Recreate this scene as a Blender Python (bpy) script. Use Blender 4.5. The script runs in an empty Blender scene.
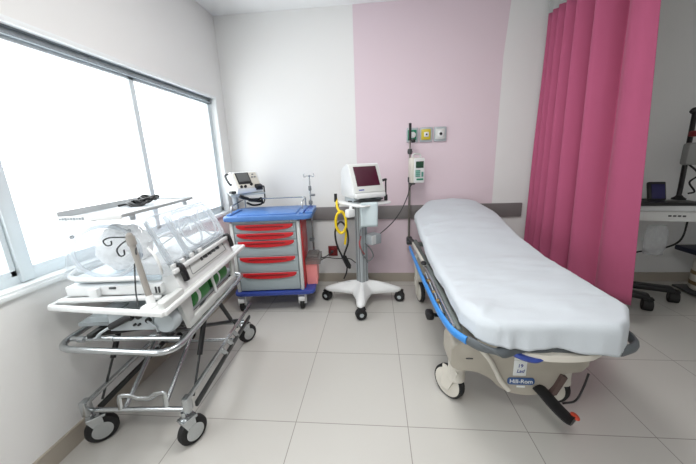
import bpy, bmesh, math, random
from mathutils import Vector, Matrix, noise
random.seed(4)
PI = math.pi
S = bpy.context.scene
COL = S.collection
V = Vector

# ------------------------------------------------------------------ materials
def lin(c):
    return tuple(((v/255)/12.92 if v/255 <= .04045 else ((v/255+.055)/1.055)**2.4) for v in c)
def mat(name, c, rough=.5, metal=0.0, var=.05, nscale=9.0, bump=0.0, bscale=60.0, coat=0.0, spec=.5, sheen=0.0):
    m = bpy.data.materials.new(name); m.use_nodes = True
    nt = m.node_tree; b = nt.nodes['Principled BSDF']
    c = lin(c)
    tc = nt.nodes.new('ShaderNodeTexCoord'); nz = nt.nodes.new('ShaderNodeTexNoise')
    nz.inputs['Scale'].default_value = nscale; nz.inputs['Detail'].default_value = 3
    nt.links.new(tc.outputs['Object'], nz.inputs['Vector'])
    mx = nt.nodes.new('ShaderNodeMix'); mx.data_type = 'RGBA'
    mx.inputs[6].default_value = (*[v*(1-var) for v in c], 1)
    mx.inputs[7].default_value = (*[min(1, v*(1+var)) for v in c], 1)
    nt.links.new(nz.outputs['Fac'], mx.inputs[0]); nt.links.new(mx.outputs[2], b.inputs['Base Color'])
    b.inputs['Roughness'].default_value = rough; b.inputs['Metallic'].default_value = metal
    b.inputs['Specular IOR Level'].default_value = spec
    b.inputs['Coat Weight'].default_value = coat
    b.inputs['Sheen Weight'].default_value = sheen
    if bump:
        n2 = nt.nodes.new('ShaderNodeTexNoise'); n2.inputs['Scale'].default_value = bscale
        nt.links.new(tc.outputs['Object'], n2.inputs['Vector'])
        bp = nt.nodes.new('ShaderNodeBump'); bp.inputs['Strength'].default_value = bump; bp.inputs['Distance'].default_value = .01
        nt.links.new(n2.outputs['Fac'], bp.inputs['Height']); nt.links.new(bp.outputs['Normal'], b.inputs['Normal'])
    return m
def clear(name, tint=(.97, .98, .99), haze=.1, rough=.03, hc=(.9, .92, .94)):
    m = bpy.data.materials.new(name); m.use_nodes = True
    nt = m.node_tree; nt.nodes.clear()
    o = nt.nodes.new('ShaderNodeOutputMaterial'); t = nt.nodes.new('ShaderNodeBsdfTransparent'); t.inputs[0].default_value = (*tint, 1)
    g = nt.nodes.new('ShaderNodeBsdfGlossy'); g.inputs['Roughness'].default_value = rough
    fw_ = nt.nodes.new('ShaderNodeLayerWeight'); fw_.inputs['Blend'].default_value = .5
    pw = nt.nodes.new('ShaderNodeMath'); pw.operation = 'POWER'; pw.inputs[1].default_value = 4
    nt.links.new(fw_.outputs['Facing'], pw.inputs[0])
    lw = nt.nodes.new('ShaderNodeMath'); lw.operation = 'MULTIPLY_ADD'; lw.inputs[1].default_value = .5; lw.inputs[2].default_value = .02
    nt.links.new(pw.outputs[0], lw.inputs[0])
    d = nt.nodes.new('ShaderNodeBsdfDiffuse'); d.inputs[0].default_value = (*hc, 1)
    tr = nt.nodes.new('ShaderNodeBsdfTranslucent'); tr.inputs[0].default_value = (*hc, 1)
    m0 = nt.nodes.new('ShaderNodeMixShader'); m0.inputs[0].default_value = .5
    nt.links.new(d.outputs[0], m0.inputs[1]); nt.links.new(tr.outputs[0], m0.inputs[2])
    m1 = nt.nodes.new('ShaderNodeMixShader'); m2 = nt.nodes.new('ShaderNodeMixShader')
    nt.links.new(lw.outputs[0], m1.inputs[0]); nt.links.new(t.outputs[0], m1.inputs[1]); nt.links.new(g.outputs[0], m1.inputs[2])
    nz = nt.nodes.new('ShaderNodeTexNoise'); nz.inputs['Scale'].default_value = 7
    mr = nt.nodes.new('ShaderNodeMapRange'); mr.inputs['To Min'].default_value = haze*.7; mr.inputs['To Max'].default_value = haze*1.3
    nt.links.new(nz.outputs['Fac'], mr.inputs['Value']); nt.links.new(mr.outputs[0], m2.inputs[0])
    nt.links.new(m1.outputs[0], m2.inputs[1]); nt.links.new(m0.outputs[0], m2.inputs[2]); nt.links.new(m2.outputs[0], o.inputs[0])
    return m
def cloth_mat(name, c, trans=.2, rough=.85, var=.04, weave=.15):
    m = mat(name, c, rough, var=var, nscale=4, bump=weave, bscale=220, sheen=.15, spec=.2)
    nt = m.node_tree; b = nt.nodes['Principled BSDF']; o = nt.nodes['Material Output']
    tr = nt.nodes.new('ShaderNodeBsdfTranslucent'); tr.inputs[0].default_value = (*lin(c), 1)
    mx = nt.nodes.new('ShaderNodeMixShader'); mx.inputs[0].default_value = trans
    nt.links.new(b.outputs[0], mx.inputs[1]); nt.links.new(tr.outputs[0], mx.inputs[2]); nt.links.new(mx.outputs[0], o.inputs[0])
    return m
WHITE = mat('white_plastic', (226, 228, 228), .38)
OFFWHITE = mat('offwhite_plastic', (208, 210, 208), .4)
BEIGE = mat('beige_plastic', (176, 170, 158), .42)
CREAM = mat('cream_plastic', (212, 208, 198), .4)
LGREY = mat('light_grey_paint', (176, 184, 188), .4)
MGREY = mat('mid_grey_plastic', (120, 124, 126), .45)
DGREY = mat('dark_grey_plastic', (62, 64, 66), .45)
BLACK = mat('black_plastic', (22, 22, 24), .4)
RUBBER = mat('black_rubber', (26, 26, 27), .7)
GUNM = mat('dark_metal', (66, 68, 68), .35, .7)
POLEM = mat('bronze_grey_pole', (128, 124, 118), .35, .6)
ALU = mat('brushed_aluminium', (186, 190, 192), .24, .95, var=.08, nscale=30)
STEEL = mat('stainless_steel', (190, 194, 196), .22, .95, var=.06)
BRASS = mat('brass', (150, 128, 92), .4, .8)
GREYPOLE = mat('grey_taped_pole', (150, 146, 140), .55, .1)
BLUE = mat('blue_plastic', (78, 122, 184), .35)
BLUED = mat('deep_blue_plastic', (52, 72, 150), .4)
BLUERAIL = mat('blue_rail_paint', (58, 138, 214), .35)
RED = mat('red_plastic', (190, 30, 38), .35)
REDD = mat('dark_red_plastic', (120, 30, 34), .4)
PINKBIN = mat('pink_plastic', (244, 152, 150), .4)
DRAWER = mat('grey_drawer', (158, 170, 174), .4)
YELLOW = mat('yellow_rubber', (240, 208, 30), .4)
YELLOWP = mat('yellow_plate', (206, 188, 56), .4)
GREENP = mat('green_plate', (20, 130, 96), .4)
GREENC = mat('green_cylinder_paint', (34, 128, 48), .35)
ORANGE = mat('orange_plastic', (190, 70, 48), .45)
SCREEN = mat('dark_screen', (40, 30, 38), .15, spec=.6)
SCREENR = mat('dark_maroon_screen', (72, 26, 44), .16, spec=.6)
LCD = mat('green_lcd', (44, 78, 60), .2)
TEAL = mat('teal_keypad', (90, 150, 136), .4)
NAVYSCR = mat('navy_screen', (40, 36, 92), .2)
PAPER = mat('paper', (232, 236, 236), .7)
STICKER = mat('blue_badge', (58, 92, 146), .35)
SHEET = cloth_mat('white_bed_sheet', (205, 212, 218), .06, .9)
BUNDLE = cloth_mat('white_bundle', (250, 249, 248), .5, .9)
CURT = cloth_mat('pink_curtain', (184, 92, 126), .03, .8)
MESHM = cloth_mat('grey_curtain_mesh', (204, 206, 204), .35, .9)
NAVYC = cloth_mat('navy_cloth', (24, 30, 50), .02)
HOOD = clear('clear_acrylic', haze=.08)
GLASS = clear('window_glass', (.985, .99, .99), haze=.0, rough=.02)
BAG = clear('clear_plastic_bag', haze=.32, rough=.12)
GREYTRANS = clear('grey_clear_lid', (.75, .75, .74), haze=.45, rough=.2, hc=(.42, .42, .41))
FRAME_AL = mat('window_aluminium', (218, 227, 231), .4, .25)
FRAME_W = mat('white_window_trim', (236, 240, 241), .45)

# ------------------------------------------------------------------ mesh builder
def rotm(rx=0, ry=0, rz=0):
    return Matrix.Rotation(rz, 4, 'Z') @ Matrix.Rotation(ry, 4, 'Y') @ Matrix.Rotation(rx, 4, 'X')
def spline(pts, n=8, closed=False):
    P = [V(p) for p in pts]; out = []
    N = len(P)
    for i in range(N if closed else N-1):
        if closed: a, b, c, d = P[(i-1) % N], P[i], P[(i+1) % N], P[(i+2) % N]
        else:
            b, c = P[i], P[i+1]; a = P[i-1] if i else b*2-c; d = P[i+2] if i+2 < N else c*2-b
        for k in range(n):
            t = k/n
            out.append(.5*((2*b)+(c-a)*t+(2*a-5*b+4*c-d)*t*t+(3*b-a-3*c+d)*t**3))
    if not closed: out.append(P[-1])
    return out
def rounded(pts, r, closed=True, n=5):
    """polyline with filleted corners"""
    P = [V(p) for p in pts]; N = len(P); out = []
    for i in range(N):
        if not closed and i in (0, N-1): out.append(P[i]); continue
        p = P[i]; a = P[(i-1) % N]-p; b = P[(i+1) % N]-p
        ra = min(r, a.length*.45, b.length*.45)
        A = p+a.normalized()*ra; Bq = p+b.normalized()*ra
        for k in range(n+1):
            t = k/n; out.append(A*(1-t)**2+p*2*t*(1-t)+Bq*t*t)
    return out
class B:
    def __init__(s): s.bm = bmesh.new()
    def box(s, c, d, bev=0, R=None, seg=2):
        r = bmesh.ops.create_cube(s.bm, size=1)['verts']
        bmesh.ops.scale(s.bm, vec=d, verts=r)
        if bev:
            ed = list({e for v in r for e in v.link_edges})
            q = bmesh.ops.bevel(s.bm, geom=ed, offset=min(bev, min(d)*.48), segments=seg, affect='EDGES', profile=.5)
            r = list({v for f in q['faces'] for v in f.verts} | {v for v in r if v.is_valid})
        M = Matrix.Translation(c) @ (R if R else Matrix.Identity(4))
        bmesh.ops.transform(s.bm, matrix=M, verts=r)
        return s
    def bar(s, a, b, w, h, bev=0, up=(0, 0, 1)):
        a, b = V(a), V(b); d = b-a; y = d.normalized(); x = y.cross(V(up)).normalized(); z = x.cross(y)
        R = Matrix((x, y, z)).transposed().to_4x4()
        return s.box((a+b)/2, (w, d.length, h), bev, R)
    def tube(s, pts, r, n=8, closed=False, flat=None):
        P = [V(p) for p in pts]; N = len(P); rings = []
        T = []
        for i in range(N):
            a = P[(i-1) % N] if (closed or i) else P[i]; b = P[(i+1) % N] if (closed or i < N-1) else P[i]
            t = (b-a); T.append(t.normalized() if t.length > 1e-9 else V((0, 0, 1)))
        u = T[0].orthogonal().normalized()
        if flat: u = (V(flat)-T[0]*V(flat).dot(T[0])).normalized()
        for i in range(N):
            u = (u-T[i]*u.dot(T[i])).normalized()
            if flat:
                q = V(flat)-T[i]*V(flat).dot(T[i])
                if q.length > 1e-4: u = q.normalized()
            w = T[i].cross(u)
            rr = r[i] if isinstance(r, (list, tuple)) and not isinstance(r[0], tuple) and len(r) == N and N > 2 else r
            ra, rb = (rr if isinstance(rr, tuple) else (rr, rr))
            rings.append([s.bm.verts.new(P[i]+u*ra*math.cos(2*PI*k/n)+w*rb*math.sin(2*PI*k/n)) for k in range(n)])
        for i in range(N if closed else N-1):
            A, C = rings[i], rings[(i+1) % N]
            for k in range(n): s.bm.faces.new((A[k], A[(k+1) % n], C[(k+1) % n], C[k]))
        if not closed:
            s.bm.faces.new(rings[0][::-1]); s.bm.faces.new(rings[-1])
        return s
    def lathe(s, prof, c=(0, 0, 0), axis='z', n=20, R=None):
        """profile [(r, h)] about an axis through c"""
        if R is None: R = {'z': Matrix.Identity(4), 'x': Matrix.Rotation(PI/2, 4, 'Y'), 'y': Matrix.Rotation(-PI/2, 4, 'X')}[axis]
        M = Matrix.Translation(c) @ R; rings = []
        for r, h in prof:
            if r < 1e-6: rings.append([s.bm.verts.new(M @ V((0, 0, h)))])
            else: rings.append([s.bm.verts.new(M @ V((r*math.cos(2*PI*k/n), r*math.sin(2*PI*k/n), h))) for k in range(n)])
        for A, C in zip(rings, rings[1:]):
            for k in range(n):
                j = (k+1) % n
                if len(A) == 1 and len(C) == 1: continue
                if len(A) == 1: s.bm.faces.new((A[0], C[j], C[k]))
                elif len(C) == 1: s.bm.faces.new((A[k], A[j], C[0]))
                else: s.bm.faces.new((A[k], A[j], C[j], C[k]))
        if len(rings[0]) > 1: s.bm.faces.new(rings[0][::-1])
        if len(rings[-1]) > 1: s.bm.faces.new(rings[-1])
        return s
    def cyl(s, a, b, r, n=16):
        return s.tube([a, b], r, n)
    def prism(s, poly, o, ux, uy, h, bev=0, seg=2):
        """2-D outline in plane (o, ux, uy) extruded by vector h"""
        o, ux, uy, h = V(o), V(ux), V(uy), V(h)
        lo = [s.bm.verts.new(o+ux*p[0]+uy*p[1]) for p in poly]; hi = [s.bm.verts.new(v.co+h) for v in lo]
        n = len(poly); fs = [s.bm.faces.new(lo[::-1]), s.bm.faces.new(hi)]
        for k in range(n): s.bm.faces.new((lo[k], lo[(k+1) % n], hi[(k+1) % n], hi[k]))
        if bev:
            ed = list({e for f in fs for e in f.edges})
            bmesh.ops.bevel(s.bm, geom=ed, offset=bev, segments=seg, affect='EDGES', profile=.5)
        return s
    def hull(s, pts):
        vs = [s.bm.verts.new(p) for p in pts]; r = bmesh.ops.convex_hull(s.bm, input=vs)
        bad = [v for v in vs if v.is_valid and not v.link_faces]
        if bad: bmesh.ops.delete(s.bm, geom=bad, context='VERTS')
        return s
    def grid(s, fn, nu, nv, closed_u=False):
        g = [[s.bm.verts.new(fn(i/nu, j/nv)) for j in range(nv+1)] for i in range(nu if closed_u else nu+1)]
        for i in range(nu):
            for j in range(nv):
                A, C = g[i], g[(i+1) % len(g)]
                s.bm.faces.new((A[j], C[j], C[j+1], A[j+1]))
        return s
    def sphere(s, c, r, seg=14):
        M = Matrix.Translation(c) @ Matrix.Diagonal((*(r if isinstance(r, tuple) else (r, r, r)), 1))
        bmesh.ops.create_uvsphere(s.bm, u_segments=seg, v_segments=seg//2+2, radius=1, matrix=M)
        return s
OFF = {}
def make(name, b, m, M, ang=.7, solid=0):
    me = bpy.data.meshes.new(name)
    if M is not None: b.bm.transform(M)
    bmesh.ops.recalc_face_normals(b.bm, faces=b.bm.faces)
    b.bm.to_mesh(me); b.bm.free()
    me.materials.append(m)
    me.shade_smooth(); me.set_sharp_from_angle(angle=ang)
    o = bpy.data.objects.new(name, me); COL.objects.link(o)
    if solid:
        md = o.modifiers.new('thickness', 'SOLIDIFY'); md.thickness = solid; md.offset = 0
    return o
def thing(name, label, cat, base, frame=None, group=None):
    """Empty at the thing's base; its parts are modelled in `frame` coordinates"""
    o = bpy.data.objects.new(name, None); COL.objects.link(o); o.empty_display_size = .1
    o.matrix_world = (frame if frame else Matrix.Identity(4)) @ Matrix.Translation(base)
    OFF[o] = Matrix.Translation(-V(base))
    o['label'] = label; o['category'] = cat
    if group: o['group'] = group
    return o
def part(name, b, m, parent, label=None, ang=.7, solid=0):
    o = make(name, b, m, OFF[parent], ang, solid); o.parent = parent; OFF[o] = OFF[parent]
    if label: o['label'] = label
    return o
def solo(name, b, m, label, cat, base, frame=None, group=None, ang=.7, solid=0):
    o = make(name, b, m, Matrix.Translation(-V(base)), ang, solid)
    o.matrix_world = (frame if frame else Matrix.Identity(4)) @ Matrix.Translation(base)
    OFF[o] = Matrix.Translation(-V(base))
    o['label'] = label; o['category'] = cat
    if group: o['group'] = group
    return o
def struct(name, b, m, parent=None, ang=.5):
    o = make(name, b, m, None, ang)
    if parent: o.parent = parent
    else: o['kind'] = 'structure'
    return o
def frame(x, y, yaw, z=0):
    return Matrix.Translation((x, y, z)) @ Matrix.Rotation(yaw, 4, 'Z')
def text(name, body, size, m, parent, o, ux, uy, depth=.0006, align='CENTER', shear=0):
    """raised lettering converted to a mesh, in the plane (o, ux, uy)"""
    cu = bpy.data.curves.new('lettering', 'FONT'); cu.body = body; cu.size = size; cu.extrude = depth
    cu.align_x = align; cu.align_y = 'CENTER'; cu.shear = shear; cu.offset = size*.012
    t = bpy.data.objects.new('lettering', cu); COL.objects.link(t)
    me = bpy.data.meshes.new_from_object(t.evaluated_get(bpy.context.evaluated_depsgraph_get()))
    bpy.data.objects.remove(t)
    ux, uy = V(ux).normalized(), V(uy).normalized(); w = ux.cross(uy)
    R = Matrix((ux, uy, w)).transposed().to_4x4()
    me.transform(OFF[parent] @ Matrix.Translation(o) @ R)
    me.materials.clear(); me.materials.append(m)
    q = bpy.data.objects.new(name, me); COL.objects.link(q); q.parent = parent; OFF[q] = OFF[parent]
    return q
def caster(parent, x, y, ztop, r, yaw, trail=.03, w=.03, forkm=None, hubm=None, twin=False, tyre=RUBBER, cover=False, ft=.003, fender=False, hw=.56):
    """swivel caster whose wheel touches z=0; yaw = rolling direction"""
    forkm = forkm or ALU; hubm = hubm or LGREY
    d = V((math.cos(yaw), math.sin(yaw), 0)); a = V((-d.y, d.x, 0)); c = V((x, y, r))-d*trail*0
    st = V((x, y, 0))+d*trail
    f = B()
    f.cyl(st+V((0, 0, r*1.75)), st+V((0, 0, ztop)), .011)
    f.lathe([(.026, 0), (.026, .012), (.012, .022)], st+V((0, 0, r*2.02)))
    for sgn in (-1, 1):
        q = c+a*sgn*(w/2+max(.006, ft+.002))
        f.hull([q+V((0, 0, -.014))+d*k+a*j for k in (-.014, .014) for j in (-ft, ft)] +
               [q+V((0, 0, r*1.14))+d*k+a*j for k in ((-.01, trail+.026) if trail >= 0 else (trail-.026, .01)) for j in (-ft, ft)])
        if cover: f.lathe([(0, -.004), (r*.62, -.004), (r*.62, .004), (0, .004)], q, R=Matrix((V((0, 0, 1)), d, a)).transposed().to_4x4(), n=20)
    f.box(c+d*(trail*.5)+V((0, 0, r*1.14)), (abs(trail)+.05, w+.012+ft*3, .016), .005, rotm(0, 0, yaw))
    if fender: f.box(c+V((0, 0, r*.8)), (r*1.9, w+ft*3, r*.75), .012, rotm(0, 0, yaw))
    p = part('caster', f, forkm, parent)
    R = Matrix((V((0, 0, 1)), d, a)).transposed().to_4x4()
    ty = B()
    for off in ((-w*.27, w*.27) if twin else (0,)):
        ww = w*.4 if twin else w*.5
        ty.lathe([(r*.66, -ww), (r*.93, -ww), (r, -ww*.6), (r, ww*.6), (r*.93, ww), (r*.66, ww)], c+a*off, R=R, n=28)
    part('wheel', ty, tyre, p)
    hb = B()
    hb.lathe([(0, -w*hw), (r*.3, -w*hw), (r*.45, -w*(hw-.1)), (r*.68, -w*(hw-.14)), (r*.68, w*(hw-.14)), (r*.45, w*(hw-.1)), (r*.3, w*hw), (0, w*hw)], c, R=R, n=24)
    part('hub', hb, hubm, p)
    return p

# ------------------------------------------------------------------ the room
W, D, H, RX, FY = -1.107, 1.926, 2.78, 5.2, -3.4
def wall_mat(name, c, pink=False):
    m = mat(name, c, .9, var=.015, nscale=1.5, bump=.04, bscale=90, spec=.08)
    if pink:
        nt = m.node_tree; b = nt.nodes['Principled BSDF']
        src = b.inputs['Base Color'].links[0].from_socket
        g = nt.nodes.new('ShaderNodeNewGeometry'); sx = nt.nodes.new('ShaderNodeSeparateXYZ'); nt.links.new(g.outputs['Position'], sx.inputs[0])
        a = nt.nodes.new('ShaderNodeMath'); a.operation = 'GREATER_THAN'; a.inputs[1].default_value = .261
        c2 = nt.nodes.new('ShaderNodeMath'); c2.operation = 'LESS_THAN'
        zz = nt.nodes.new('ShaderNodeMath'); zz.operation = 'SUBTRACT'; zz.inputs[1].default_value = 2.25; nt.links.new(sx.outputs[2], zz.inputs[0])  # soft shadow near the ceiling painted in as a flare of the pink edge
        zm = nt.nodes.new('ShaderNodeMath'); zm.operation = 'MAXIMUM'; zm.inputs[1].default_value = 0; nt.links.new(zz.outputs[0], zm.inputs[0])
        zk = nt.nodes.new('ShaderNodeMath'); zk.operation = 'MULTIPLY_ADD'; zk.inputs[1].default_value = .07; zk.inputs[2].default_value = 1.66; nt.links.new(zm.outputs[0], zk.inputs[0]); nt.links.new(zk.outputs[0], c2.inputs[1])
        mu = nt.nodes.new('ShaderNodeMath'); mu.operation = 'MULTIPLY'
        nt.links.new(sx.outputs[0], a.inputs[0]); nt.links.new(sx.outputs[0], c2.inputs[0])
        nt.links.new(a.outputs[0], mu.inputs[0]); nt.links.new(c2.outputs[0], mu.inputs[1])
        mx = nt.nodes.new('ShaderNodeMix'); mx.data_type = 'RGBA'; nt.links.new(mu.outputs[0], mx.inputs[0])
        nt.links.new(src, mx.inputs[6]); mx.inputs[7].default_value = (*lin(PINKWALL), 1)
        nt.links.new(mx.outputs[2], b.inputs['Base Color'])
    return m
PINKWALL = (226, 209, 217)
WALLM = wall_mat('white_wall_paint', (234, 234, 233))
BACKM = wall_mat('white_pink_paint_shadow_flare', (234, 234, 233), True)
CEILM = wall_mat('ceiling_paint', (238, 239, 239))
RAILM = mat('grey_wall_guard', (126, 122, 122), .5)
BASEM = mat('beige_tile_base', (172, 164, 152), .35)
def floor_mat():
    m = mat('porcelain_floor_tiles', (200, 198, 192), .3, var=.02, nscale=2.2, spec=.45)
    nt = m.node_tree; b = nt.nodes['Principled BSDF']; src = b.inputs['Base Color'].links[0].from_socket
    g = nt.nodes.new('ShaderNodeNewGeometry'); br = nt.nodes.new('ShaderNodeTexBrick')
    br.offset = 0; br.inputs['Scale'].default_value = 1; br.inputs['Brick Width'].default_value = .6; br.inputs['Row Height'].default_value = .6
    br.inputs['Mortar Size'].default_value = .0022; br.inputs['Mortar Smooth'].default_value = .2
    br.inputs['Color1'].default_value = (*lin((192, 190, 185)), 1); br.inputs['Color2'].default_value = (*lin((188, 186, 181)), 1)
    br.inputs['Mortar'].default_value = (*lin((118, 114, 108)), 1)
    nt.links.new(g.outputs['Position'], br.inputs['Vector'])
    mx = nt.nodes.new('ShaderNodeMix'); mx.data_type = 'RGBA'; mx.inputs[0].default_value = .8
    nt.links.new(src, mx.inputs[6]); nt.links.new(br.outputs['Color'], mx.inputs[7]); nt.links.new(mx.outputs[2], b.inputs['Base Color'])
    mr = nt.nodes.new('ShaderNodeMapRange'); mr.inputs['To Min'].default_value = .28; mr.inputs['To Max'].default_value = .7
    nt.links.new(br.outputs['Fac'], mr.inputs['Value']); nt.links.new(mr.outputs[0], b.inputs['Roughness'])
    return m
T = .15
def slab(x0, x1, y0, y1, z0, z1):
    return B().box(((x0+x1)/2, (y0+y1)/2, (z0+z1)/2), (x1-x0, y1-y0, z1-z0))
struct('floor', slab(W-T, RX+T, FY-T, D+T, -.1, 0), floor_mat())
struct('ceiling', slab(W-T, RX+T, FY-T, D+T, H, H+.1), CEILM)
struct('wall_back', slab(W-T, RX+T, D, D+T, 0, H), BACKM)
struct('wall_right', slab(RX, RX+T, FY, D, 0, H), WALLM)
struct('wall_front', slab(W-T, RX+T, FY-T, FY, 0, H), WALLM)
WY0, WY1, WZ0, WZ1 = -2.9, 1.75, .868, 2.02
b = slab(W-T, W, FY, D, 0, WZ0)
b.box((W-T/2, (FY+D)/2, (WZ1+H)/2), (T, D-FY, H-WZ1))
b.box((W-T/2, (FY+WY0)/2, (WZ0+WZ1)/2), (T, WY0-FY, WZ1-WZ0))
b.box((W-T/2, (WY1+D)/2, (WZ0+WZ1)/2), (T, D-WY1, WZ1-WZ0))
struct('wall_left', b, WALLM)
struct('baseboard_left', slab(W, W+.012, FY, D, 0, .1), BASEM)
struct('baseboard_back', slab(W+.012, RX, D-.012, D, 0, .1), BASEM)
struct('trim_1', B().box(((-.95+1.955)/2, D-.013, .8015), (2.905, .026, .143), .006), RAILM)

# window: aluminium sliding window of several panes
win = bpy.data.objects.new('window_1', None); COL.objects.link(win); win['kind'] = 'structure'
def wpart(name, b, m): return struct(name, b, m, win)
ym = (WY0+WY1)/2; wl = WY1-WY0
b = B()
for z, hh in ((WZ1-.013, .026), (WZ0+.010, .020)): b.box((W-.028, ym, z), (.084, wl, hh), .004)
b.box((W-.028, WY1-.012, (WZ0+WZ1)/2), (.084, .024, WZ1-WZ0-.04), .004)
b.box((W-.028, WY0+.012, (WZ0+WZ1)/2), (.084, .024, WZ1-WZ0-.04), .004)
wpart('window_trim', b, FRAME_W)
b = B()
b.box((W-.075, ym, WZ1-.046), (.06, wl-.05, .042), .003); b.box((W-.055, ym, WZ1-.035), (.02, wl-.05, .016), .002)
b.box((W-.075, ym, WZ0+.04), (.06, wl-.05, .042), .003)
b.box((W-.075, WY1-.05, (WZ0+WZ1)/2), (.06, .055, WZ1-WZ0-.06), .003)
wpart('window_frame', b, FRAME_AL)
GASK = mat('grey_gasket', (138, 148, 154), .6)
for z, d_ in ((1.992, .021), (1.957, .034)): wpart('gasket', B().box((W-.045+d_*.3, ym, z), (.03, wl-.06, .005)), GASK)
panes = [(.735, WY1-.05), (-.15, .735), (-1.05, -.18), (-1.95, -1.05), (WY0+.03, -1.95)]
for k, (y0, y1) in enumerate(panes):
    xx = W-.055 if k < 3 else W-.075
    b = B(); zt, zb = WZ1-.062, WZ0+.056
    b.box((xx, (y0+y1)/2, zt-.011), (.02, y1-y0, .022), .002); b.box((xx, (y0+y1)/2, zb+.014), (.02, y1-y0, .028), .002)
    s0 = .022 if k in (0, 1) else .03
    b.box((xx, y0+s0/2, (zt+zb)/2), (.02, s0, zt-zb), .002); b.box((xx, y1-.011, (zt+zb)/2), (.02, .022, zt-zb), .002)
    wpart('sash', b, FRAME_AL)
    wpart('pane', B().box((xx, (y0+y1)/2, (zt+zb)/2), (.005, y1-y0-.03, zt-zb-.03)), GLASS)
wpart('window_post', B().box((W-.05, -.15, (WZ0+WZ1)/2), (.04, .056, WZ1-WZ0-.05), .003), FRAME_AL)
wpart('window_sill', B().box((W+.006, ym, WZ0-.004), (.03, wl+.03, .022), .005), FRAME_W)

# ------------------------------------------------------------------ wall fittings
def outlet(x0, x1, z0, z1, plate, inner, name, label, kind):
    t = thing(name, label, 'gas outlet', ((x0+x1)/2, D, z0), group='medical gas outlets on the wall')
    cx, cz = (x0+x1)/2, (z0+z1)/2
    part('back_plate', B().box((cx, D-.012, cz), (x1-x0, .024, z1-z0), .008), plate, t)
    part('face', B().box((cx-.004, D-.03, cz), ((x1-x0)*.74, .014, (z1-z0)*.72), .01), inner, t)
    if kind == 'green':
        part('socket', B().lathe([(.03, 0), (.03, .02), (.02, .026), (0, .026)], (cx, D-.036, cz), R=Matrix.Rotation(PI/2, 4, 'X')), WHITE, t)
    elif kind == 'yellow':
        part('socket', B().box((cx, D-.04, cz), (.045, .014, .045), .004), WHITE, t)
        part('hole', B().lathe([(.009, 0), (.009, .004), (0, .004)], (cx, D-.046, cz), R=Matrix.Rotation(PI/2, 4, 'X')), DGREY, t)
    else:
        part('socket', B().lathe([(.032, 0), (.032, .006), (.02, .012), (0, .012)], (cx, D-.036, cz), R=Matrix.Rotation(PI/2, 4, 'X')), WHITE, t)
        part('hole', B().lathe([(.014, 0), (.014, .004), (0, .004)], (cx, D-.046, cz), R=Matrix.Rotation(PI/2, 4, 'X')), BLACK, t)
    return t
outlet(.772, .888, 1.515, 1.655, LGREY, GREENP, 'gas_outlet', 'green-faced square gas outlet on pink wall above the infusion pump', 'green')
outlet(.903, 1.028, 1.515, 1.655, LGREY, YELLOWP, 'gas_outlet', 'yellow-faced square gas outlet, middle one on the pink wall', 'yellow')
outlet(1.043, 1.165, 1.515, 1.655, LGREY, OFFWHITE, 'vacuum_outlet', 'all-white square wall outlet with a dark central hole beside the yellow one', 'white')
t = thing('power_outlet', 'dark red power outlet on the lower white wall behind the yellow hose', 'power outlet', (-.038, D, .31))
part('back_plate', B().box((-.038, D-.008, .37), (.105, .016, .118), .006), REDD, t)
OUTRED = mat('outlet_red', (150, 40, 42), .4)
for s in (-1, 1): part('socket', B().box((-.038, D-.02, .37+s*.026), (.034, .01, .03), .008), OUTRED, t)

# ------------------------------------------------------------------ hospital stretcher (modelled in world coordinates)
BX0, BX1, BYF, BYH = .835, 1.59, -.15, 1.84
bed = thing('hospital_stretcher', 'wheeled hospital stretcher with blue side rail and beige base beside the pink curtain', 'stretcher', (1.19, .85, 0))
def deck_z(y):
    if y < .93: return .58
    return .58+.235*(y-.93)/.9
# base shroud running below the deck
prof = [(.816, .462), (.816, .318), (.94, .31), (1.01, .275), (1.06, .22), (1.12, .188), (1.19, .176), (1.255, .183), (1.30, .21), (1.335, .27), (1.37, .312), (1.47, .325), (1.47, .462), (1.38, .50), (.97, .50)]
prof = [(p.x, p.y) for p in rounded([(x, z, 0) for x, z in prof], .03)]
part('foot_cover', B().prism(prof, (0, .05, 0), (1, 0, 0), (0, 0, 1), (0, .17, 0), .014, 3), BEIGE, bed)
hp = [(1.0, .50), (1.0, .36), (1.08, .26), (1.3, .26), (1.38, .36), (1.38, .50)]
part('base_beam', B().prism([(p.x, p.y) for p in rounded([(x, z, 0) for x, z in hp], .03)], (0, .21, 0), (1, 0, 0), (0, 0, 1), (0, 1.15, 0), .01), BEIGE, bed)
hp = [(.83, .45), (.83, .31), (.96, .30), (1.06, .24), (1.3, .24), (1.42, .30), (1.54, .31), (1.54, .45)]
part('head_cover', B().prism([(p.x, p.y) for p in rounded([(x, z, 0) for x, z in hp], .03)], (0, 1.36, 0), (1, 0, 0), (0, 0, 1), (0, .16, 0), .014), BEIGE, bed)
# white swept panel on the foot cover, left
sw = [(.975, .47), (1.03, .44), (1.05, .34), (1.09, .25), (1.15, .205), (1.19, .20), (1.13, .22), (1.08, .28), (1.04, .36), (1.0, .41)]
part('cover_rib', B().tube(spline([(.955, .047, .44), (1.0, .044, .385), (1.035, .044, .32), (1.065, .044, .26), (1.11, .046, .205)], 6), (.012, .006), 8, flat=(0, 0, 1)), CREAM, bed)
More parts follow.
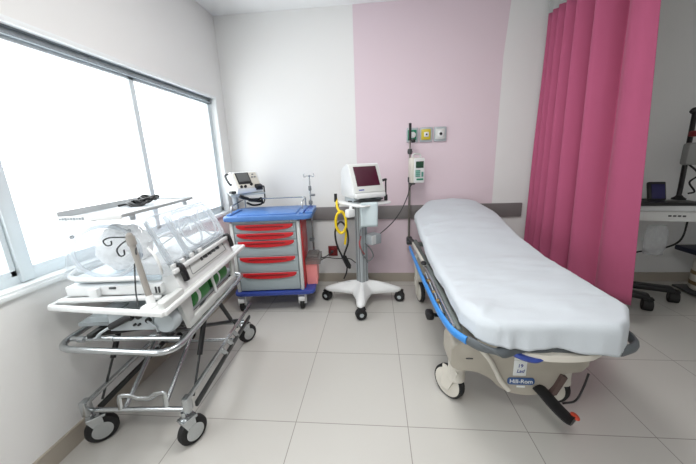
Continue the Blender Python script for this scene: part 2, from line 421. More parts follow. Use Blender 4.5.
# column covers and deck
for y in (.35, 1.12): part('lift_column', B().box((1.19, y, .52), (.30, .26, .13), .02), LGREY, bed)
b = B().box((1.20, .50, .575), (.68, .86, .05), .012)
b.hull([(x, y, z) for x in (.86, 1.56) for y, z in ((.95, .55), (.95, .6), (1.8, .785), (1.8, .835))])
part('deck', b, DGREY, bed)
b = B()
b.bar((.83, -.02, .565), (.83, 1.55, .565), .03, .06, .01); b.bar((1.565, .55, .565), (1.565, 1.55, .565), .03, .06, .01)
b.bar((.815, 1.55, .545), (1.615, 1.55, .545), .05, .04, .01)
part('side_frame', b, mat('greenish_grey_rail', (128, 136, 134), .4, .3), bed)
part('mattress', B().prism([(.955, -.11), (1.40, -.11), (1.55, .04), (1.55, .9), (.86, .9), (.86, .02)], (0, 0, .615), (1, 0, 0), (0, 1, 0), (0, 0, .05), .015), mat('mattress_vinyl', (70, 82, 92), .5), bed)
# blue side rail, lowered, along the near side
rl = [(.768, 1.47, .535), (.764, 1.1, .55), (.762, .7, .565), (.762, .4, .58), (.764, .12, .60), (.785, -.05, .605), (.83, -.125, .60)]
part('side_rail', B().tube(spline(rl, 7), (.011, .021), 8, flat=(1, 0, 0)), BLUERAIL, bed, 'bright blue bumper rail')
part('side_rail', B().tube(spline([(1.63, 1.47, .545), (1.632, .9, .55), (1.622, .85, .555), (1.61, .75, .56)], 7), (.011, .021), 8, flat=(1, 0, 0)), BLUERAIL, bed)
fb = [(.835, -.118, .60), (.885, -.155, .588), (.96, -.165, .575), (1.04, -.14, .57), (1.2, -.135, .575), (1.40, -.12, .565), (1.47, -.115, .56), (1.545, -.075, .56), (1.572, .0, .56), (1.558, .09, .56), (1.545, .5, .555)]
part('foot_bumper', B().tube(spline(fb, 6), (.014, .024), 10, flat=(1, 0, 0)), mat('grey_bumper', (92, 98, 102), .45), bed)
# beige foot tray seen under the hem
tray = [(1.0+.40*(.5-.5*math.cos(PI*k/14)), -.10-.075*math.sin(PI*k/14)) for k in range(15)]
part('foot_tray', B().prism([(x, y) for x, y in tray]+[(1.40, -.03), (1.0, -.03)], (0, 0, .54), (1, 0, 0), (0, 1, 0), (0, 0, .028), .01), CREAM, bed)
part('release_handle', B().tube(spline([(1.0, -.13, .565), (1.04, -.15, .55), (1.09, -.16, .54), (1.13, -.15, .545)], 5), (.012, .018), 8, flat=(0, 0, 1)), BLUED, bed, 'blue release handle')
# folded siderail arms and mechanism on the left
part('rail_arm', B().tube(spline([(.792, 1.44, .58), (.794, 1.1, .60), (.80, .78, .605)], 6), (.008, .024), 8, flat=(1, 0, 0)), CREAM, bed, 'cream flat rail arm')
b = B()
for y0, y1 in ((.66, .56), (.5, .40), (.34, .2)): b.tube([(.785, y0, .60), (.80, y1, .555)], .009)
b.tube([(.795, .75, .61), (.80, -.02, .61)], .008)
part('latch_linkage', b, STEEL, bed)
for y in (.55, .38, .27): part('latch_knob', B().cyl((.775, y, .585), (.805, y, .585), .016, 10), BRASS, bed, 'brassy latch knob')
part('latch_grip', B().sphere((.79, .79, .625), (.02, .035, .014)), BLACK, bed)
p = part('brake_lever', B().tube(spline([(.87, .45, .40), (.82, .44, .405), (.785, .44, .41)], 4), .012), GUNM, bed)
part('lever_pad', B().box((.775, .43, .415), (.05, .075, .05), .015), BLACK, p)
# wheels
def bigwheel(x, y, yaw, r=.098):
    d = V((math.cos(yaw), math.sin(yaw), 0)); a = V((-d.y, d.x, 0)); c = V((x, y, r))
    R = Matrix((V((0, 0, 1)), d, a)).transposed().to_4x4(); st = c+d*.045
    f = B()
    f.lathe([(.036, -.01), (.05, .0), (.056, .06), (.05, .1), (.034, .128), (0, .135)], (st.x, st.y, .335))
    f.lathe([(.05, 0), (.046, .04), (.046, .15), (.05, .19)], (st.x, st.y, .15))
    for s in (-1, 1):
        q = c+a*s*.036
        f.hull([q+V((0, 0, -.03))+d*k+a*j for k in (-.025, .025) for j in (-.004, .004)]+[q+V((0, 0, .12))+d*k+a*j for k in (-.02, .085) for j in (-.004, .004)])
    p = part('caster', f, CREAM, bed)
    ty = B().lathe([(r*.86, -.019), (r*.96, -.019), (r, -.012), (r, .012), (r*.96, .019), (r*.86, .019)], c, R=R, n=36)
    part('wheel', ty, RUBBER, p)
    hb = B()
    hb.lathe([(0, -.03), (r*.4, -.03), (r*.5, -.024), (r*.87, -.021), (r*.87, .021), (r*.5, .024), (r*.4, .03), (0, .03)], c, R=R, n=32)
    part('hub', hb, CREAM, p)
bigwheel(.862, .235, -.93); bigwheel(1.42, .235, -.93); bigwheel(.872, 1.44, PI*.5+.15); bigwheel(1.50, 1.44, PI*.5+.15)
# pedal
p = part('brake_pedal', B().tube(spline([(1.245, .05, .235), (1.265, .01, .218), (1.29, -.04, .195), (1.315, -.085, .18), (1.33, -.105, .182)], 6), (.011, .036), 10, flat=(0, 0, 1)), BLACK, bed, 'black foot pedal')
part('pedal_pad', B().sphere((1.352, -.078, .184), (.016, .026, .008)), ORANGE, p, 'orange pedal pad')
part('pedal_bracket', B().hull([(x, y, z) for x, z in ((1.30, .19), (1.33, .20), (1.37, .30), (1.345, .31)) for y in (.03, .06)]), mat('brown_bracket_plate', (92, 74, 70), .6), bed)  # brown bracket piece beside the pedal
part('brake_cable', B().tube(spline([(1.33, -.02, .2), (1.40, .0, .2), (1.44, .02, .26), (1.46, .03, .33)], 6), .005, 6), BLACK, bed)
# labels and badge on the foot cover
pl = part('paper_label', B().box((1.152, .049, .336), (.062, .004, .085), .001), PAPER, bed)
text('handwriting', '19', .026, BLUED, pl, (1.152, .0465, .350), (1, 0, 0), (0, 0, 1))
text('handwriting', 'Lad', .026, BLUED, pl, (1.154, .0465, .320), (1, 0, 0), (0, 0, 1), shear=.2)
part('small_label', B().box((1.148, .049, .388), (.055, .004, .014), .001), PAPER, bed)
bdg = part('badge', B().prism([(p.x, p.y) for p in rounded([(1.097, .243, 0), (1.227, .243, 0), (1.227, .281, 0), (1.097, .281, 0)], .016)], (0, .051, 0), (1, 0, 0), (0, 0, 1), (0, -.006, 0), .001), STICKER, bed, 'blue oval badge')
text('badge_lettering', 'Hill-Rom', .031, PAPER, bdg, (1.162, .0442, .262), (1, 0, 0), (0, 0, 1))
part('small_plate', B().box((1.165, .049, .229), (.04, .004, .01), .001), PAPER, bed)
part('cover_slot', B().box((.905, .048, .385), (.035, .006, .006), .002), DGREY, bed)
# pole at the head end
p = part('drip_pole', B().cyl((.795, 1.80, .50), (.795, 1.80, 1.30), .012).cyl((.795, 1.80, 1.3), (.795, 1.80, 1.665), .008), POLEM, bed)
b = B().box((.80, 1.80, .52), (.06, .07, .07), .015); b.box((.80, 1.74, .505), (.07, .04, .035), .01)
part('pole_clamp', b, DGREY, p)
part('pole_clamp', B().lathe([(.02, 0), (.024, .02), (.02, .05)], (.795, 1.80, 1.40)), DGREY, p)
part('pole_tip', B().cyl((.795, 1.8, 1.53), (.795, 1.8, 1.69), .013).box((.825, 1.79, 1.525), (.04, .03, .035), .008), BLACK, p)
part('pole_bracket', B().bar((.795, 1.80, .535), (.84, 1.56, .55), .03, .03, .006), DGREY, bed)

# bed sheet over the mattress: outline rings from the spine outwards, then down the skirt
LEFT = [(BYF, .945), (-.11, .885), (.0, .84), (.95, .832), (1.30, .822), (1.56, .826), (1.60, .836), (1.83, .99), (1.845, 1.03)]
RIGHT = [(BYF, 1.41), (-.10, 1.475), (.03, 1.572), (.80, 1.585), (1.05, 1.555), (1.50, 1.555), (1.56, 1.55), (1.80, 1.45), (1.845, 1.41)]
def side_x(tab, y):
    for (a, p), (c, q) in zip(tab, tab[1:]):
        if y <= c: return p+(q-p)*max(0, (y-a))/(c-a)
    return tab[-1][1]
def sheet_top(x, y):
    z = .695
    if y > .72: z += .205*min(1, max(0, (y-.72)/1.05))**1.15
    u = (x-1.21)/.38
    z += .035*max(0, 1-u*u)*min(1, max(0, (y-.9)/.8))
    z += .008*max(0, 1-u*u)
    if y > 1.5: z -= .06*max(0, abs(u)-.5)*(y-1.5)/.3
    return z
def wr(p, s_, a): return a*(noise.noise(p*s_)+.5*noise.noise(p*s_*2.3+V((7, 3, 1))))
def easing(t):      # rows crowd towards both edges so the mattress edge stays crisp
    return .5-.5*math.copysign(abs(2*t-1)**.72, 1-2*t) if t != .5 else .5
b = B(); NX, NY = 44, 96
gridv = []
for j in range(NY+1):
    y = BYF+(1.845-BYF)*easing(j/NY); xl, xr = side_x(LEFT, y), side_x(RIGHT, y); row = []
    for i in range(NX+1):
        x = xl+(xr-xl)*easing(i/NX); z = sheet_top(x, y)
        e = min(x-xl, xr-x, y-BYF, 1.845-y)
        z -= .010*max(0, 1-e/.018)**2
        fold = abs((x-.90)*.75-(y+.07)*.66); z += .010*math.exp(-(fold/.010)**2)*math.exp(-((x-.93)**2+(y+.06)**2)/.004)
        m = min(1, e/.03)
        ridge = 1-abs(noise.noise(V((x*1.7+y*.9, y*5.2-x*1.6, 2))))*2
        z += m*(.014*max(0, ridge-.55)/.45*max(0, .5+noise.noise(V((x*3, y*2, 7)))*1.6)+wr(V((x*.9, y*1.6, 0)), 4.5, .006)+wr(V((x*.6+y*.5, y*2.6-x*.4, 1)), 8, .004))
        row.append(b.bm.verts.new((x, y, z)))
    gridv.append(row)
for j in range(NY):
    for i in range(NX): b.bm.faces.new((gridv[j][i], gridv[j][i+1], gridv[j+1][i+1], gridv[j+1][i]))
edge = [gridv[0][i] for i in range(NX)]+[gridv[j][NX] for j in range(NY)]+[gridv[NY][i] for i in range(NX, 0, -1)]+[gridv[j][0] for j in range(NY, 0, -1)]
NO = len(edge); EP = [v.co.copy() for v in edge]; prev = edge; arc = 0
lens = [0]
for i in range(NO): lens.append(lens[-1]+(EP[(i+1) % NO]-EP[i]).length)
nrm = []
for i in range(NO):
    k = 3; e = EP[(i+k) % NO]-EP[i-k]; e.z = 0; e.normalize(); nrm.append(V((e.y, -e.x, 0)))
for jj in range(1, 11):
    t = jj/10; ring = []
    for i in range(NO):
        p = EP[i]; foot = max(0, min(1, (.02-p.y)/.12))
        dep = .058+.038*foot+.016*noise.noise(V((p.x*4, p.y*4, 3)))
        if p.y > 1.0: dep = .05
        dep -= .028*math.exp(-((p.x-.88)**2+(p.y+.08)**2)/.006)
        dep += .012*math.exp(-((p.x-1.42)**2+(p.y+.13)**2)/.004)
        dep += foot*(.014*max(0, (p.x-1.0)/.4)+.014*noise.noise(V((p.x*9, 2, 5))))
        k = foot*t*(.014*math.exp(-((p.x-.985)/.018)**2)+.010*math.exp(-((p.x-1.06)/.025)**2)+.006*math.exp(-((p.x-1.34)/.03)**2))+.003*(1+foot)*math.sin(lens[i]*19+4*noise.noise(p*4))*t+.004*noise.noise(p*11)*t
        q = p+nrm[i]*(.007*math.sin(min(1, t*5)*PI/2)+k+.010*foot*t)
        q.z = p.z-.004*min(1, t*5)-dep*t+.003*noise.noise(p*9)*t
        ring.append(b.bm.verts.new(q))
    for k in range(NO): b.bm.faces.new((prev[k], prev[(k+1) % NO], ring[(k+1) % NO], ring[k]))
    prev = ring
solo('bed_sheet', b, SHEET, 'rumpled white sheet stretched over the stretcher mattress', 'bed sheet', (1.2, .85, .6), ang=1.1, solid=.003)

# infusion pump on the pole
F = frame(.86, 1.745, .30)
pu = thing('infusion_pump', 'small white infusion pump with green screen clamped to the stretcher pole', 'infusion pump', (0, 0, 1.115), F)
part('body', B().box((-.012, .01, 1.243), (.125, .085, .245), .018, seg=3), CREAM, pu)
part('front_panel', B().box((.006, -.036, 1.243), (.108, .014, .236), .012), WHITE, pu)
part('screen', B().box((.006, -.046, 1.298), (.08, .006, .062), .003), LCD, pu)
kp = part('keypad', B().box((-.012, -.046, 1.215), (.05, .006, .065), .003), TEAL, pu)
b = B()
for i in range(3):
    for j in range(3): b.box((-.028+i*.016, -.051, 1.196+j*.019), (.011, .005, .012), .002)
part('keys', b, mat('teal_key', (150, 196, 184), .4), kp)
part('button', B().box((.036, -.046, 1.205), (.02, .006, .045), .003), TEAL, pu)
part('label_strip', B().box((.01, -.046, 1.158), (.07, .006, .016), .002), GREENP, pu)
b = B().tube(spline([(-.045, 0, 1.36), (-.04, 0, 1.395), (0, 0, 1.40), (.03, 0, 1.39), (.035, 0, 1.36)], 5), .009); 
part('handle', b, OFFWHITE, pu)
b = B().lathe([(.022, 0), (.022, .05)], (-.06, .03, 1.13)); b.box((-.04, .03, 1.118), (.06, .05, .03), .01)
part('clamp_knob', b, DGREY, pu)
solo('pump_cable', B().tube(spline([(.835, 1.75, 1.13), (.80, 1.78, 1.08), (.775, 1.80, .98), (.72, 1.78, .86), (.64, 1.70, .76), (.55, 1.58, .70), (.475, 1.48, .665)], 8), .005, 6), BLACK,
     'thin black cable sagging from the infusion pump to the box on the monitor stand', 'cable', (.66, 1.7, .67))

# ------------------------------------------------------------------ curtain
def curt_base(u):
    # hanging line, far end (wall) to near end
    p = [(2.085, 1.875), (2.085, 1.72), (2.095, 1.58), (2.12, 1.42), (2.18, 1.26), (2.25, 1.12), (2.33, 1.0)]
    t = u*(len(p)-1); i = min(int(t), len(p)-2); f = t-i
    return V((p[i][0]*(1-f)+p[i+1][0]*f, p[i][1]*(1-f)+p[i+1][1]*f, 0))
ZT, ZB, ZM = H-.06, .20, 2.555
def curt_pt(u, v, z):
    p = curt_base(u); d = (curt_base(min(1, u+.02))-curt_base(max(0, u-.02))).normalized(); n = V((d.y, -d.x, 0))
    low = 1-(z-ZB)/(ZT-ZB)
    ph = 2*PI*(13.5*u-7.2*u*u)+.5*noise.noise(V((u*3, z*.5, 0)))
    amp = (.095-.015*u)*(1-.35*low*u)
    s = 2*(math.sin(ph/2)**2+.004)**.42-1
    q = p+n*amp*s+d*.02*math.cos(ph*1.0)*(1-u)
    q += n*.012*noise.noise(V((u*9, z*.8, 4)))
    # near edge swings outward at the foot, and is gathered at the top
    q += V((.12, -.0, 0))*u*u*low*.8 - V((.10, -.03, 0))*u*u*(1-low)
    q.z = z
    return q
cu = thing('privacy_curtain', 'pink hospital privacy curtain hanging in folds beside the stretcher', 'curtain', (2.1, 1.45, ZB))
b = B(); b.grid(lambda u, v: curt_pt(u, v, ZB+(ZM-ZB)*v), 220, 26)
part('fabric', b, CURT, cu, ang=3, solid=.003)
b = B(); b.grid(lambda u, v: curt_pt(u, v, ZM+(ZT-ZM)*v), 220, 4)
part('mesh_header', b, MESHM, cu, 'pale grey mesh top', ang=3, solid=.003)
b = B().tube([curt_base(k/20)+V((-.02, 0, ZT+.03)) for k in range(21)]+[V((2.62, .4, ZT+.03)), V((2.7, -1.5, ZT+.03))], .014)
for k in range(12):
    p = curt_pt(k/11, 1, ZT-.01); q = curt_base(k/11); b.tube([p, V((q.x-.02, q.y, ZT+.03))], .003, 5)
for y in (.3, -1.4): b.cyl((2.62+(.4-y)*.042, y, ZT+.03), (2.62+(.4-y)*.042, y, H), .008)
part('ceiling_track', b, STEEL, cu)

# ------------------------------------------------------------------ monitor on a wheeled stand
YS = .76
FS = frame(.31, 1.45, YS)
st = thing('monitor_stand', 'white wheeled equipment stand with star base and square column holding the monitor', 'medical cart', (0, 0, 0), FS)
arms = [(-.255, -.265), (.255, -.255), (.255, .255), (-.255, .255)]
out = []
for k in range(4):
    a = math.atan2(arms[k][1], arms[k][0]); R0 = V((math.cos(a), math.sin(a), 0)); N0 = V((-R0.y, R0.x, 0))
    L = math.hypot(*arms[k])
    out += [R0*(L*.30)-N0*.090, R0*(L*.62)-N0*.052, R0*(L*.98)-N0*.036, R0*(L*1.07), R0*(L*.98)+N0*.036, R0*(L*.62)+N0*.052, R0*(L*.30)+N0*.090]
out = [p for p in rounded(out, .025, True, 4)]
b = B(); n = len(out); lv = []
for sc, z, w in ((.96, .105, 1), (1, .115, 1), (1, .13, 1), (.97, .14, 1), (.75, .168, 1), (.45, .20, 1), (.3, .21, 1)):
    lv.append([b.bm.verts.new((p.x*sc, p.y*sc, z)) for p in out])
for A, C in zip(lv, lv[1:]):
    for k in range(n): b.bm.faces.new((A[k], A[(k+1) % n], C[(k+1) % n], C[k]))
b.bm.faces.new(lv[0][::-1]); b.bm.faces.new(lv[-1])
part('star_base', b, WHITE, st, ang=.9)
for k, (x, y) in enumerate(arms): caster(st, x, y, .125, .049, [-.45, -.95, -.35, -1.2][k], .012, .046, BLACK, LGREY, True, hw=.74)
part('column', B().box((0, 0, .57), (.085, .085, .81), .008), LGREY, st)
b = B()
for s in (-1, 1): b.box((s*.018, -.044, .57), (.006, .004, .78)); b.box((-.044, s*.018, .57), (.004, .006, .78))
part('column_groove', b, MGREY, st)
part('shelf', B().box((0, 0, .985), (.36, .37, .028), .012, seg=3), WHITE, st)
part('shelf_handle', B().tube(rounded([(-.16, -.17, .985), (-.17, -.225, .985), (.17, -.225, .985), (.16, -.17, .985)], .03, False), .010), WHITE, st)
part('shelf_bracket', B().hull([(x, y, z) for x in (-.04, .04) for y, z in ((-.05, .97), (-.05, .86), (-.15, .97))]), WHITE, st)
b = B().cyl((.16, -.17, .998), (.16, -.17, 1.05), .016); b.cyl((.16, -.17, 1.04), (.16, -.17, 1.19), .007); b.sphere((.16, -.17, 1.185), .012, 10)
b.bar((.16, -.17, 1.188), (.105, -.115, 1.160), .014, .022, .004)
part('cable_holder', b, BLACK, st)
part('control_box', B().box((.078, -.075, .635), (.125, .11, .095), .008), LGREY, st)
part('box_label', B().box((.04, -.131, .64), (.055, .004, .085), .001), PAPER, st)
part('red_tubing', B().tube(spline([(-.05, -.05, .68), (-.075, -.06, .62), (-.06, -.065, .55), (-.02, -.06, .5)], 6), .008), mat('dull_red_tube', (170, 84, 84), .5), st)
b = B().tube(spline([(.0, -.05, .60), (.04, -.085, .54), (.075, -.08, .46), (.03, -.06, .42), (-.01, -.05, .47)], 6), .006)
b.tube(spline([(-.045, -.04, .74), (-.075, -.06, .62), (-.05, -.07, .50), (.0, -.055, .45), (.03, -.05, .40)], 6), .005)
part('grey_tubing', b, MGREY, st)
part('probe_holder', B().box((-.215, -.11, .925), (.075, .055, .07), .012).cyl((-.2, -.1, .95), (-.185, -.09, .98), .014), WHITE, st)
# monitor
FM = frame(.325, 1.45, .50)
mo = thing('patient_monitor', 'white patient monitor with a dark maroon screen on the wheeled stand', 'monitor', (0, 0, 1.0), FM)
side = [(-.150, 1.045), (-.165, 1.085), (-.040, 1.325), (-.015, 1.335), (.10, 1.29), (.125, 1.25), (.125, 1.045)]
side = [(p.x, p.y) for p in rounded([(a, c, 0) for a, c in side], .018)]
part('housing', B().prism(side, (-.15, .0, 0), (0, 1, 0), (0, 0, 1), (.30, 0, 0), .008), WHITE, mo)
dv = V((0, .125, .24)).normalized(); nv = V((0, -dv.z, dv.y)); fo = V((0, -.1025, 1.205))
Rm = Matrix((V((1, 0, 0)), -nv, dv)).transposed().to_4x4()
part('bezel', B().box(fo+nv*.004, (.285, .012, .262), .008, Rm), OFFWHITE, mo)
part('screen', B().box(fo+nv*.011+dv*.018, (.222, .006, .185), .002, Rm), SCREENR, mo)
part('front_lip', B().box((0, -.165, 1.065), (.29, .05, .045), .014), WHITE, mo)
b = B()
for x in (-.11, .0, .11): b.box((x, -.02, 1.022), (.05, .22, .044), .008)
b.box((0, .03, 1.03), (.26, .10, .03), .006)
part('stand_foot', b, LGREY, mo)
b = B().tube(spline([(-.14, -.12, 1.015), (-.05, -.15, 1.022), (.06, -.165, 1.018), (.15, -.12, 1.02)], 6), .007); b.tube(spline([(-.16, -.05, 1.012), (-.06, -.13, 1.01), (.1, -.15, 1.01), (.17, -.03, 1.012)], 6), .006)
part('sensor_cable', b, DGREY, mo)
part('badge', B().box(fo+nv*.011-dv*.108-V((.08, 0, 0)), (.05, .003, .009), 0, Rm), BLUED, mo)
# paper sheet on the shelf edge
FP = frame(.395, 1.215, .30)
solo('paper_sheet', B().grid(lambda u, v: V((-.075+.15*u, .008*math.sin(u*5)+.012*(1-v), .80+.215*v)), 10, 10), mat('pale_paper', (206, 220, 224), .7), 'pale paper sheet taped to the monitor stand shelf edge', 'paper', (0, 0, .80), FP, solid=.002)
# yellow hose and black hose
hx = [(.095, 1.40, 1.03), (.10, 1.375, .97), (.115, 1.355, .93)]+[(.132-.048*math.sin(a)*(1-.04*k/10), 1.345+.0022*k, .815+.10*math.cos(a)) for k, a in ((k, 2*PI*k/10) for k in range(21))]+[(.165, 1.39, .87), (.178, 1.385, .78), (.170, 1.385, .68), (.158, 1.385, .60)]
ye = thing('yellow_hose', 'coiled yellow gas hose hanging from the monitor stand', 'hose', (.12, 1.38, .60))
part('hose', B().tube(spline(hx, 6), .011), YELLOW, ye)
b = B().cyl((.088, 1.395, 1.00), (.09, 1.395, 1.075), .014); b.box((.10, 1.39, .965), (.03, .03, .03), .006)
part('connector', b, BLACK, ye)
bx = [(.10, 1.36, .80), (.075, 1.35, .72), (.09, 1.345, .60), (.14, 1.345, .48), (.19, 1.345, .385), (.20, 1.345, .40), (.15, 1.35, .47), (.155, 1.35, .52), (.19, 1.355, .62), (.19, 1.36, .72), (.165, 1.365, .79), (.13, 1.365, .82), (.10, 1.36, .80)]
bl = thing('black_hose', 'black looped hose hanging below the yellow coil on the monitor stand', 'hose', (.14, 1.35, .28))
part('hose', B().tube(spline(bx, 8), .009), RUBBER, bl)
b = B().cyl((.135, 1.345, .50), (.185, 1.345, .385), .016); b.cyl((.16, 1.345, .50), (.205, 1.345, .40), .01); b.tube(spline([(.175, 1.345, .39), (.165, 1.345, .33), (.14, 1.345, .27)], 5), .007)
part('connector', b, BLACK, bl)

# ------------------------------------------------------------------ crash cart (local frame)
FC = frame(-.839, 1.204, .10)
cc = thing('crash_cart', 'blue and grey emergency cart with five red-handled drawers by the window corner', 'medical cart', (.30, .25, 0), FC)
X0, X1, Y0, Y1 = .0, .614, -.025, .50
part('body', B().box(((X0+X1)/2, .19, .535), (X1-X0-.02, .39, .66), .006), LGREY, cc)
for x in (.012, .602): part('corner_post', B().box((x, -.005, .535), (.03, .05, .66), .008), OFFWHITE, cc)
for x in (.619, -.008): part('side_panel', B().box((x, .18, .535), (.014, .34, .655), .004), RED, cc, 'red side panel')
part('lock_rail', B().box((.308, -.018, .866), (.572, .02, .03), .003), LGREY, cc)
part('lock', B().lathe([(.009, 0), (.009, .006), (0, .006)], (.545, -.028, .866), R=Matrix.Rotation(PI/2, 4, 'X')), STEEL, cc)
dz = [(.772, .848), (.700, .768), (.550, .696), (.398, .546), (.220, .394)]
for z0, z1 in dz:
    d = part('drawer', B().box((.308, -.02, (z0+z1)/2), (.544, .024, z1-z0), .004), DRAWER, cc)
    hw, hd = .25, .055
    pts = [(-hw, 0), (hw, 0)]+[(hw*math.cos(PI*k/16), -.012-hd*.8*math.sin(PI*k/16)**.8) for k in range(17)]
    part('handle', B().prism([(x+.308, z+z1-.003) for x, z in pts], (0, -.045, 0), (1, 0, 0), (0, 0, 1), (0, .02, 0), .003), RED, d, 'curved red pull handle')
    part('handle_slot', B().box((.308, -.047, z1-.022), (.34, .004, .01), .001), REDD, d)
    part('label_holder', B().box((.515, -.036, z1-.03), (.08, .006, .018), .002), PAPER, d)
# blue top and base
tp = [(p.x, p.y) for p in rounded([(-.045, -.07, 0), (.728, -.07, 0), (.728, .50, 0), (-.045, .50, 0)], .05)]
part('top_tray', B().prism(tp, (0, 0, .882), (1, 0, 0), (0, 1, 0), (0, 0, .04), .012, 3), BLUE, cc, 'blue moulded top')
b = B(); b.box((.33, .16, .926), (.52, .36, .014), .006); b.box((-.01, .16, .928), (.04, .3, .02), .008); b.box((.70, .12, .928), (.07, .24, .02), .008); b.box((.635, .18, .928), (.035, .4, .016), .006)
part('top_lip', b, BLUE, cc)
bp_ = [(p.x, p.y) for p in rounded([(-.035, -.055, 0), (.715, -.055, 0), (.715, .49, 0), (-.035, .49, 0)], .06)]
part('base_tray', B().prism(bp_, (0, 0, .172), (1, 0, 0), (0, 1, 0), (0, 0, .034), .01, 3), BLUED, cc, 'deep blue base')
for x, y, a in ((.01, .02, PI*.55), (.585, .02, PI*.5), (.02, .42, PI*.5), (.62, .42, 1.3)):
    caster(cc, x, y, .185, .066, a, .015, .026, WHITE, LGREY, True, ft=.012, fender=True)
b = B().tube(rounded([(-.0, .06, .925), (.0, .06, 1.0), (.0, .46, 1.015), (.62, .46, 1.015), (.62, .20, 1.0), (.62, .20, .925)], .04, False), .007)
b.cyl((.0, .46, .92), (.0, .46, 1.015), .006); b.cyl((.62, .46, .92), (.62, .46, 1.015), .006)
part('gallery_rail', b, STEEL, cc)
# cup wells and small things on the right of the top
for x, y in ((.675, .06), (.69, .16), (.69, .27)): part('cup_well', B().lathe([(.024, 0), (.026, .012), (.021, .012), (.019, .003), (0, .003)], (x, y, .928)), BLUED, cc)
p = part('drip_pole', B().cyl((.672, .47, .21), (.672, .47, .95), .011).cyl((.672, .47, .95), (.672, .47, 1.235), .008), ALU, cc)
part('pole_clamp', B().box((.672, .47, 1.10), (.03, .03, .05), .006), MGREY, p)
part('pole_clamp', B().box((.672, .46, .955), (.04, .04, .04), .008), MGREY, p)
part('clamp_knob', B().cyl((.672, .47, 1.03), (.72, .455, 1.03), .012), MGREY, p)
part('pole_clamp', B().box((.66, .46, .56), (.05, .05, .03), .006), MGREY, p)
b = B()
for s in (-1, 1): b.tube(spline([(.672, .47, 1.215), (.672+s*.02, .455, 1.225), (.672+s*.045, .445, 1.215), (.672+s*.05, .443, 1.235), (.672+s*.047, .443, 1.25)], 5), .004, 6)
part('pole_hook', b, STEEL, p)
# defibrillator shelf
b = B().box((-.09, .44, 1.0), (.045, .06, .16), .006); b.box((.04, .42, 1.076), (.33, .20, .016), .006, rotm(0, 0, .45))
b.box((-.06, .43, 1.06), (.10, .1, .03), .006)
part('swivel_shelf', b, LGREY, cc)
FD = FC @ frame(.02, .42, .8)
df = thing('defibrillator', 'white defibrillator with tilted dark screen on a raised shelf of the blue cart', 'defibrillator', (0, 0, 1.084), FD)
side = [(-.12, 1.088), (-.128, 1.13), (-.03, 1.285), (-.01, 1.292), (.07, 1.275), (.10, 1.25), (.10, 1.088)]
side = [(p.x, p.y) for p in rounded([(a, c, 0) for a, c in side], .012)]
part('housing', B().prism(side, (-.135, 0, 0), (0, 1, 0), (0, 0, 1), (.27, 0, 0), .008), WHITE, df)
dv = V((0, .098, .155)).normalized(); nv = V((0, -dv.z, dv.y)); fo = V((0, -.079, 1.2075)); Rm = Matrix((V((1, 0, 0)), -nv, dv)).transposed().to_4x4()
part('front_panel', B().box(fo+nv*.002, (.24, .008, .17), .004, Rm), CREAM, df)
part('screen_surround', B().box(fo+nv*.006+dv*.022-V((.035, 0, 0)), (.14, .008, .125), .003, Rm), BLACK, df)
part('screen', B().box(fo+nv*.011+dv*.03-V((.035, 0, 0)), (.115, .004, .09), .001, Rm), mat('grey_screen', (96, 98, 98), .2), df)
b = B()
for k, (x, d) in enumerate(((-.09, -.068), (-.05, -.068), (.02, -.05))): b.lathe([(.014, 0), (.012, .014), (0, .014)], fo+nv*.006+dv*d+V((x, 0, 0)), R=(Rm @ Matrix.Rotation(PI/2, 4, 'X')))
part('knob', b, BLACK, df)
b = B()
for x, d in ((.075, .06), (.06, .03), (.09, .03)): b.box(fo+nv*.008+dv*d+V((x, 0, 0)), (.02, .008, .014), .003, Rm)
part('button', b, MGREY, df)
part('paddle', B().box((.085, -.135, 1.145), (.075, .05, .04), .012, rotm(.5, 0, .1)).cyl((.06, -.13, 1.125), (.13, -.12, 1.12), .012), BLACK, df)
part('handle', B().tube(spline([(-.145, -.04, 1.17), (-.165, -.03, 1.19), (-.168, .02, 1.255), (-.14, .03, 1.275)], 5), .011), DGREY, df)
part('connector', B().box((-.155, -.06, 1.105), (.05, .07, .025), .008), BLACK, df)
part('cord', B().tube(spline([(.12, -.12, 1.13), (.155, -.11, 1.14), (.17, -.09, 1.10), (.175, -.08, 1.03), (.18, -.06, .99), (.20, .0, .952)], 6), .007), BLACK, df)
b = B().tube(spline([(-.1, -.06, 1.06), (-.02, -.10, 1.03), (.06, -.10, 1.0), (.13, -.08, 1.02), (.15, -.05, .96), (.05, -.06, .955), (-.03, -.08, .99)], 6), .010)
b.box((-.06, -.08, 1.045), (.09, .05, .03), .008, rotm(0, .35, 0)); b.box((.07, -.06, 1.0), (.13, .05, .03), .008, rotm(0, .2, 0))
solo('cable_bundle', b, BLACK, 'tangle of black cables hanging under the defibrillator shelf', 'cable', (0, -.06, .95), FD)
# bin on the cart's right flank
bn = thing('waste_bin', 'small pink waste bin with grey lid on the right of the blue cart', 'bin', (.69, .20, .206), FC)
def taper(x0, x1, y0, y1, z0, z1, k):
    cx, cy = (x0+x1)/2, (y0+y1)/2
    return [(cx+(x-cx)*s, cy+(y-cy)*s, z) for z, s in ((z0, k), (z1, 1)) for x in (x0, x1) for y in (y0, y1)]
part('bin_body', B().hull(taper(.628, .735, .09, .28, .207, .42, .92)), PINKBIN, bn)
part('lid', B().hull(taper(.628, .77, .07, .32, .418, .47, 1.0)).box((.695, .19, .485), (.11, .18, .035), .012), GREYTRANS, bn, 'grey translucent lid')
solo('wall_cable', B().tube(spline([(-.165, 1.60, .345), (-.10, 1.80, .33), (-.02, 1.86, .30), (.08, 1.84, .305), (.17, 1.75, .33), (.24, 1.55, .36), (.285, 1.485, .37)], 8), .005, 6), BLACK, 'thin black cord crossing the lower wall from the cart to the monitor stand', 'cable', (0, 1.86, .3))
